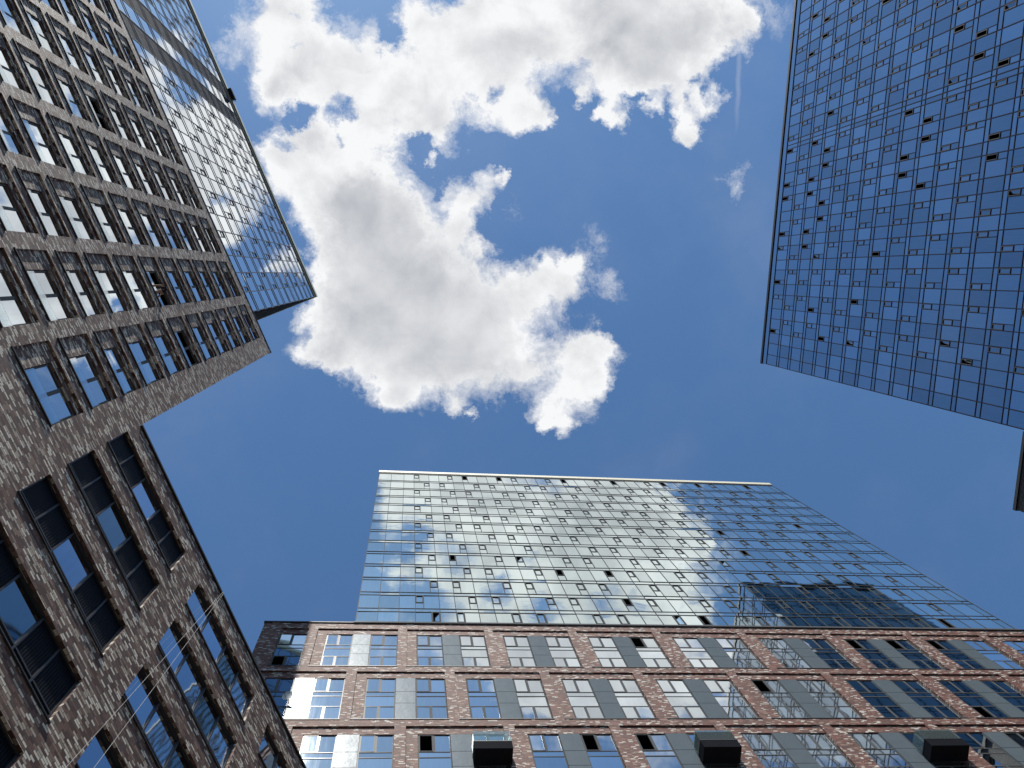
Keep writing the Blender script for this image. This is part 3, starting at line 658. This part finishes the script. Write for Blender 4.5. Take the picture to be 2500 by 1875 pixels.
for (k, j, a, b, z0, z1) in wins:
    if not in_view(mA, (a + b) / 2, (z0 + z1) / 2, 130): continue
    ia = a + 0.060 * D; iz = z1 - 0.030 * D
    op = any(a < u * D < b and z0 < z * D < z1 + 0.2 for u, z in A_OPEN)
    tower_window(ia + 0.01, b - 0.01, z0 + 0.01, iz - 0.005, E2, op); win_n += 1
    s_ = MB(); s_.box(a - 0.02, b + 0.02, -0.05, E2 - 0.06, z0 - 0.035, z0 + 0.008); s_.build('window_sill', M['frame_dk'], A)
for (ci, j, a, b, z0, z1) in pw:
    if not in_view(mA, (a + b) / 2, (z0 + z1) / 2, 330): continue
    y = 0.155; f = MB(); gl = MB(); t = 0.05; W_ = b - a
    if ci == 0:
        cuts = [(0, 0.172, 'd'), (0.172, 0.362, 'd'), (0.362, 0.615, 'g'), (0.615, 0.793, 'd'), (0.793, 1.0, 'd')]
    else:
        cuts = [(0, 0.26, 'g'), (0.26, 0.53, 'g'), (0.53, 0.76, 'p'), (0.76, 1.0, 'g')]
    rbs = []; gp = MB(); nd_ = 0
    for z in (z0, z1 - t): f.box(a, b, y - 0.06, y + 0.06, z, z + t)
    f.box(a, b, y - 0.05, y + 0.05, z0 + (z1 - z0) * 0.20, z0 + (z1 - z0) * 0.20 + 0.05)
    for (c0, c1, kd) in cuts:
        x0, x1 = a + W_ * c0, a + W_ * c1; f.box(x0, x0 + t, y - 0.055, y + 0.055, z0 + t, z1 - t)
        zz = ((z0 + t, z0 + (z1 - z0) * 0.20), (z0 + (z1 - z0) * 0.20 + 0.05, z1 - t))
        for (q0, q1) in zz:
            if kd == 'd':
                rb = MB(); rbs.append(rb); rb.box(x0 + t, x1, y - 0.01, y + 0.03, q0, q1)
                n = int((x1 - x0) / 0.07)
                for i_ in range(n): rb.box(x0 + t + i_ * 0.07, x0 + t + i_ * 0.07 + 0.03, y - 0.028, y - 0.0105, q0, q1)
            else: (gp if kd == 'p' or (ci == 0 and j % 2 == 0) else gl).tilted(x0 + t, x1, q0, q1, y, 0.02, random.random(), 0.004)
    f.box(b - t, b, y - 0.055, y + 0.055, z0 + t, z1 - t)
    o = f.build('wide_window', M['frame_dk'], A)
    if gl.f: gl.build('glass_pane', M['glass_pw'], o)
    if gp.f: gp.build('dim_glass_pane', M['glass_dim'], o)
    for rb in rbs: rb.build('ribbed_panel', M['ribbed'], o)
    s_ = MB(); s_.box(a - 0.02, b + 0.02, -0.045, 0.10, z0 - 0.03, z0 + 0.008); s_.build('window_sill', M['frame_dk'], A)

ed = [-0.145, -0.272, -0.403, -0.516, -0.678, -0.793, -0.958, -1.070, -1.235, -1.345, -1.505, -1.610, -1.776, -1.885, -2.050, -2.185, -2.355, -2.470, -2.635, -2.750, -2.915, -3.030, -3.195, -3.31, -3.475, -3.59, -3.755, -3.87, -4.0]
kinds = ['N', 'W', 'N', 'W', 'N', 'W', 'N', 'W', 'N', 'W', 'N', 'W', 'N', 'L', 'N', 'L', 'N', 'W', 'N', 'W', 'N', 'W', 'N', 'W', 'N', 'W', 'N']
cells = [(ed[i + 1] * D, ed[i] * D, kinds[i]) for i in range(len(kinds))]
bz = [5.515, 5.683, 5.737, 5.976, 6.032, 6.266, 6.326, 6.556, 6.616, 6.846, 6.92, 7.152, 7.215, 7.455, 7.52, 7.746, 7.808, 8.045, 8.11, 8.335, 8.405, 8.65, 8.72, 8.95]
rows = [(bz[i] * D, bz[i + 1] * D, 'g' if i % 2 == 0 else 'b') for i in range(len(bz) - 1)][::-1]
OA = [(-0.923, 6.795, 1), (-0.812, 7.098, 1), (-0.818, 7.697, 1), (-0.819, 8.306, 1), (-0.652, 6.509, 1), (-0.653, 8.906, 1), (-0.38, 6.804, 1), (-2.766, 8.063, 1), (-1.366, 7.729, 1), (-1.376, 8.341, 1)]
curtain(A, mA, cells, rows, [(u * D, z * D, s) for u, z, s in OA], M['glass_a'], M['mull_a'], True, 0.004, bar=0.046, prj=0.016, vr=0.25, st=0.032, sash_mat=M['mull_a'])
UG = -0.145 * D; ZG = 8.95 * D; UGL = ed[-1] * D
c = MB(); c.box(UGL, UG + 0.10, -0.16, DPT - 1, ZG + 0.52, ZG + 1.5); c.build('cornice', M['cream'], A)
c = MB(); c.box(UGL, UG + 0.05, -0.10, DPT - 1.1, ZG + 0.28, ZG + 0.518); c.build('cornice_dark_strip', M['coping'], A)  # solid strip under the cornice, its darkness put into the colour
c = MB(); c.box(UGL, UG + 0.06, -0.06, DPT - 1.05, ZG + 0.10, ZG + 0.278); c.build('lower_cornice', M['cream'], A)
s_ = MB(); s_.box(UG - 0.03, UG + 0.03, 0.12, DPT - 1.2, 5.4 * D, ZG + 0.02); s_.box(UGL, UG, DPT - 1.25, DPT - 1.2, 5.4 * D, ZG + 0.02); s_.build('side_glazing', M['glass_c'], A)
s_ = MB()
for i in range(len(bz)): s_.box(UG + 0.0305, UG + 0.06, 0.12, DPT - 1.2, bz[i] * D - 0.03, bz[i] * D + 0.03)
for i in range(1, 11): s_.box(UG + 0.0305, UG + 0.065, 0.12 + 1.35 * i, 0.18 + 1.35 * i, 5.5 * D, ZG)
s_.build('side_mullion_grid', M['mull_b'], A)

# ================================================================== BUILDING C (right side of the picture)
mC = frame_of(DC, (1, 0)); D = DC
C = thing('glass_tower', 'tall dark blue glass tower with many small casements, right side of the photo', 'building', mC)
wide, nar = 0.0397, 0.0273
ed = [-0.192, -0.1644, -0.1325, -0.1041]; kinds = ['N', 'N', 'N']
seq = [0.0645, 0.0365, -0.0020, -0.0312, -0.0700, -0.0968, -0.1346, -0.1612, -0.2014, -0.2279, -0.2689, -0.2925, -0.3318, -0.3560, -0.3950]
for i, y in enumerate(seq): ed.append(-y); kinds.append('W' if i % 2 == 0 else 'N')
ed += [0.4055, 0.4168]; kinds += ['N', 'N']
u = 0.4168
for i in range(14): u += wide if i % 2 == 0 else nar; ed.append(u); kinds.append('W' if i % 2 == 0 else 'N')
cells = [(ed[i] * D, ed[i + 1] * D, kinds[i]) for i in range(len(kinds))]
rows = []; zt = 2.309
for i in range(15):
    rows.append(((2.2437 - 0.0702 * i) * D, zt * D, 'g')); rows.append(((2.2300 - 0.0702 * i) * D, (2.2437 - 0.0702 * i) * D, 'b')); zt = 2.2300 - 0.0702 * i
rows.append((1.1766 * D, zt * D, 'g'))
rows[-1] = (rows[-1][0] - 0.0, rows[-1][1], 'g') if rows[-1][0] < rows[-1][1] else (rows[-2][0] - 2.0, rows[-2][0], 'g')
OC = [(-0.745, 2.21), (-0.708, 2.07), (-0.681, 1.998), (-0.643, 1.856), (-0.554, 1.577), (-0.516, 1.438), (-0.708, 2.211), (-0.68, 2.138), (-0.643, 1.998), (-0.643, 2.14), (-0.616, 2.071), (-0.58, 1.929),
      (-0.515, 1.576), (-0.491, 1.506), (-0.617, 2.213), (-0.578, 2.071), (-0.452, 1.506), (-0.426, 1.437), (-0.426, 1.576), (-0.489, 2.075), (-0.45, 2.074), (-0.387, 1.72), (-0.362, 1.65), (-0.325, 1.651),
      (-0.298, 1.723), (-0.26, 1.723), (-0.235, 1.653), (-0.388, 2.29), (-0.387, 2.145), (-0.36, 2.075), (-0.323, 2.075), (-0.297, 2.147), (-0.297, 2.291), (-0.259, 2.291), (-0.26, 2.147), (-0.233, 2.077),
      (-0.298, 1.437), (-0.261, 1.44), (-0.196, 1.37), (0.099, 2.288), (0.031, 2.075), (0.005, 1.866), (0.098, 2.005), (0.098, 1.867), (-0.168, 2.287), (-0.167, 2.146), (-0.128, 2.288), (-0.128, 2.146),
      (-0.101, 2.072), (-0.194, 2.079), (-0.036, 2.289), (-0.102, 1.793), (0.071, 1.515), (0.097, 1.443)]
PART = {1, 2, 4, 5, 8, 10, 11, 15, 18, 19, 38, 43, 52, 53, 48, 46}
curtain(C, mC, cells, rows, [(-y * D, z * D, 2 if i in PART else 1) for i, (y, z) in enumerate(OC)], M['glass_c'], M['mull_c'], True, 0.004, bar=0.080, prj=0.032, vr=0.27, sash_mat=M['sash'])
ZC = 2.309 * D; ZC0 = rows[-1][0]; UCL = -0.192 * D; UCR = ed[-1] * D
c = MB(); c.box(UCL - 0.03, UCR, -0.06, 0.4, ZC + 0.035, 2.335 * D); c.build('parapet', M['glass_c'], C)
c = MB(); c.box(UCL - 0.1, UCR, -0.16, 18, 2.3352 * D, 2.345 * D); c.build('roof_edge', M['coping'], C)
s_ = MB(); s_.box(UCL - 0.02, UCL + 0.02, 0.09, 18, 1.2 * D, ZC); s_.box(UCR - 0.02, UCR + 0.02, 0.09, 18, 1.2 * D, ZC); s_.box(UCL, UCR, 17.9, 18, 1.2 * D, ZC); s_.build('side_glazing', M['glass_side'], C)
s_ = MB()
for (z0, z1, k) in rows: s_.box(UCL - 0.05, UCL - 0.0205, 0.1, 18, z0 - 0.035, z0 + 0.035)
for i in range(1, 12): s_.box(UCL - 0.055, UCL - 0.0205, 1.45 * i, 1.45 * i + 0.07, 1.28 * D, ZC)
s_.build('side_mullion_grid', M['mull_c'], C)
PZ = 1.2727 * D; PL = -0.3242 * D
w = MB(); zz = PZ; ph = 5.95; rr = []
holes_all = []
for r in range(5):
    z1 = PZ - 0.8 - r * ph; z0 = z1 - 5.2; hs = []
    off = 0 if r % 2 == 0 else 2.77
    x = PL + 1.2 + off * 0
    x = PL + 1.2 - (2.77 if r % 2 else 0)
    while x < UCR - 6:
        a = max(x, PL + 0.9); b = x + 4.98
        if b - a > 1.0: hs.append((a, b, z0, z1))
        x += 5.55
    wall_band(w, PL, UCR, z0 - 0.375, zz, hs); zz = z0 - 0.375; holes_all += hs
w.quad([(PL, 0, -1.6), (UCR, 0, -1.6), (UCR, 0, zz), (PL, 0, zz)])
for (a, b, z0, z1) in holes_all: reveal(w, a, b, z0, z1, 0, 0.3)
w.quad([(PL, 20, -1.6), (PL, 0, -1.6), (PL, 0, PZ), (PL, 20, PZ)]); w.quad([(UCR, 0, -1.6), (UCR, 20, -1.6), (UCR, 20, PZ), (UCR, 0, PZ)]); w.quad([(UCR, 20, -1.6), (PL, 20, -1.6), (PL, 20, PZ), (UCR, 20, PZ)])
w.build('brick_wall', M['brick_black'], C)
for (a, b, z0, z1) in holes_all:
    f = MB(); gl = MB(); t = 0.07
    for x in (a, a + (b - a) * 0.4, a + (b - a) * 0.6, b - t): f.box(x, x + t, 0.2, 0.3, z0, z1)
    for q in (z0, z0 + (z1 - z0) * 0.3, z0 + (z1 - z0) * 0.62, z1 - t): f.box(a, b, 0.205, 0.295, q, q + t)
    o = f.build('window', M['frame'], C); gl.tilted(a + 0.02, b - 0.02, z0 + 0.02, z1 - 0.02, 0.25, 0.02, random.random(), 0.006); gl.build('glass_pane', M['glass_c'], o)
c = MB(); c.box(PL - 0.08, UCL - 0.12, -0.09, 20.1, PZ - 0.16, PZ + 0.12); c.build('coping', M['coping'], C)
r_ = MB(); r_.quad([(PL, 0.1, PZ - 0.2), (UCL, 0.1, PZ - 0.2), (UCL, 20, PZ - 0.2), (PL, 20, PZ - 0.2)]); r_.build('roof', M['roof'], C)

# ================================================================== SMALL THINGS
def onA(s, z, out): return mA @ Vector((s * DA, -out, z * DA))
def cable(name, label, p0, p1, sag, r, mat):
    m = MB(); pts = []
    for i in range(25):
        t = i / 24; p = p0.lerp(p1, t); p.z -= sag * 4 * t * (1 - t); pts.append(p)
    m.tube(pts, r, 6); return tag(m.build(name, mat), label, 'cable')
cable('overhead_cable', 'thin pale cable across the dark brick wing, left one of the two', onA(0.752, 2.884, 0.08), onA(0.60, 1.45, 0.5), 0.1, 0.005, M['cable'])
cable('overhead_cable', 'thin pale cable across the dark brick wing, right one of the two', onA(0.757, 2.884, 0.08), onA(0.655, 1.45, 0.5), 0.25, 0.005, M['cable'])
# facade cradle on the roof edge of the glass top
cr = thing('roof_cradle', 'small dark maintenance cradle hung on the roof edge of the glass top, upper left', 'cradle', mA @ Matrix.Translation((-2.262 * DA, -0.16, 9.02 * DA)))
m = MB(); m.box(-0.55, 0.55, -0.35, 0.0, -0.35, 0.35); m.build('basket', M['mull_c'], cr)
m = MB()
for x in (-0.5, 0.46): m.box(x, x + 0.04, -0.2, -0.16, 0.35, 1.0); m.box(x, x + 0.04, -0.16, 1.6, 0.94, 0.98)
m.build('hanger', M['frame_dk'], cr)
# satellite dish on the brick block
dm = mB @ Matrix.Translation((-0.2405 * DB, -0.10, 1.944 * DB)) @ Matrix.Rotation(math.radians(18), 4, 'X') @ Matrix.Rotation(math.radians(-20), 4, 'Z')
dish = thing('satellite_dish', 'white satellite dish beside the bright metal panel on the brick block, lower left', 'satellite dish', dm)
m = MB(); R = 0.29; n = 20
for i in range(6):
    r0, r1 = R * i / 6, R * (i + 1) / 6
    for k in range(n):
        a0, a1 = 2 * math.pi * k / n, 2 * math.pi * (k + 1) / n
        P = lambda r, a, d=0: (r * math.cos(a), -0.1 - 0.55 * r * r + d, r * math.sin(a))
        m.quad([P(r0, a0), P(r0, a1), P(r1, a1), P(r1, a0)]); m.quad([P(r0, a1, .012), P(r0, a0, .012), P(r1, a0, .012), P(r1, a1, .012)])
m.build('reflector', M['white'], dish)
m = MB(); m.tube([(0, -0.09, -0.05), (0, 0.12, -0.1), (0, 0.33, -0.1)], 0.02); m.tube([(0, -0.15, -R), (0, -0.5, -0.15)], 0.012); m.box(-0.03, 0.03, -0.56, -0.48, -0.18, -0.10); m.build('bracket', M['frame'], dish)

# person leaning out of the open window of the tower
def skin_body(name, verts, edges, mat, parent, sub=2):
    me = bpy.data.meshes.new(name); me.from_pydata([v[:3] for v in verts], edges, [])
    o = bpy.data.objects.new(name, me); S.collection.objects.link(o); o.parent = parent
    sk = o.modifiers.new('skin', 'SKIN'); sk.use_smooth_shade = True
    ly = me.skin_vertices[0].data if me.skin_vertices else None
    if ly is None:
        me.attributes.new('skin', 'FLOAT', 'POINT')
    for i, v in enumerate(verts):
        me.skin_vertices[0].data[i].radius = (v[3], v[4] if len(v) > 4 else v[3])
    me.skin_vertices[0].data[0].use_root = True
    sb = o.modifiers.new('subdivision', 'SUBSURF'); sb.levels = sub; sb.render_levels = sub
    me.materials.append(mat); return o
M['skin'] = noisy('skin', (0.42, 0.25, 0.17), 0.6, 0, 0.08)
M['shirt'] = noisy('dark_shirt', (0.03, 0.03, 0.035), 0.8, 0, 0.2)
M['cap'] = noisy('navy_cap', (0.02, 0.03, 0.07), 0.8, 0, 0.2)
kz = 3.683; per_m = mA @ Matrix.Translation((-0.318 * DA, 0.16, (kz + 0.012) * DA))
per = thing('person', 'person in dark clothes and a navy cap leaning out of an open tower window', 'person', per_m)
V = [(0, 0.42, 0.02, .16, .12), (0, 0.36, 0.25, .15, .11), (0, 0.20, 0.50, .17, .11), (0, 0.06, 0.66, .10, .09), (0, -0.06, 0.74, .055), (0, -0.14, 0.80, .085, .10), (0, -0.20, 0.87, .088, .10),
     (-0.20, 0.10, 0.60, .065), (-0.27, -0.08, 0.36, .05), (-0.18, -0.32, 0.40, .038), (-0.15, -0.40, 0.42, .03),
     (0.20, 0.10, 0.60, .065), (0.30, 0.02, 0.30, .05), (0.22, -0.22, 0.14, .038), (0.20, -0.31, 0.13, .03)]
Ee = [(0, 1), (1, 2), (2, 3), (3, 4), (4, 5), (5, 6), (3, 7), (7, 8), (8, 9), (9, 10), (3, 11), (11, 12), (12, 13), (13, 14)]
skin_body('body', V, Ee, M['skin'], per)
Vs = [(0, 0.43, -0.02, .175, .135), (0, 0.36, 0.25, .165, .125), (0, 0.20, 0.50, .185, .125), (0, 0.07, 0.655, .115, .10), (-0.20, 0.10, 0.60, .078), (-0.25, -0.03, 0.44, .066), (0.20, 0.10, 0.60, .078), (0.28, 0.05, 0.40, .066)]
skin_body('shirt', Vs, [(0, 1), (1, 2), (2, 3), (3, 4), (4, 5), (3, 6), (6, 7)], M['shirt'], per)
m = MB(); n = 14
for i in range(5):
    t0, t1 = math.pi / 2 * i / 5, math.pi / 2 * (i + 1) / 5
    for k in range(n):
        a0, a1 = 2 * math.pi * k / n, 2 * math.pi * (k + 1) / n
        P = lambda t, a: (0.115 * math.cos(t) * math.cos(a), -0.20 + 0.125 * math.cos(t) * math.sin(a), 0.89 + 0.12 * math.sin(t))
        m.quad([P(t0, a0), P(t0, a1), P(t1, a1), P(t1, a0)])
m.box(-0.09, 0.09, -0.43, -0.30, 0.875, 0.89); m.build('cap', M['cap'], per)
m = MB()
for x, dz in ((-0.035, 0), (-0.012, 0.004), (0.012, 0.003), (0.033, -0.004)):
    for bx, by, bz_ in ((-0.15, -0.41, 0.42), (0.20, -0.32, 0.13)): m.tube([(bx + x, by, bz_), (bx + x * 1.1, by - 0.05, bz_ - 0.005 + dz), (bx + x * 1.1, by - 0.085 - dz * 2, bz_ - 0.03)], 0.009)
for bx, by, bz_, sg in ((-0.15, -0.41, 0.42, 1), (0.20, -0.32, 0.13, -1)): m.tube([(bx + sg * 0.03, by + 0.02, bz_), (bx + sg * 0.06, by - 0.02, bz_ - 0.01), (bx + sg * 0.065, by - 0.055, bz_ - 0.015)], 0.010)
m.build('fingers', M['skin'], per)
m = MB(); m.tube([(0, -0.285, 0.855), (0, -0.305, 0.84)], 0.016); m.tube([(-0.04, -0.28, 0.815), (0.04, -0.28, 0.815)], 0.008); m.build('face', M['skin'], per)
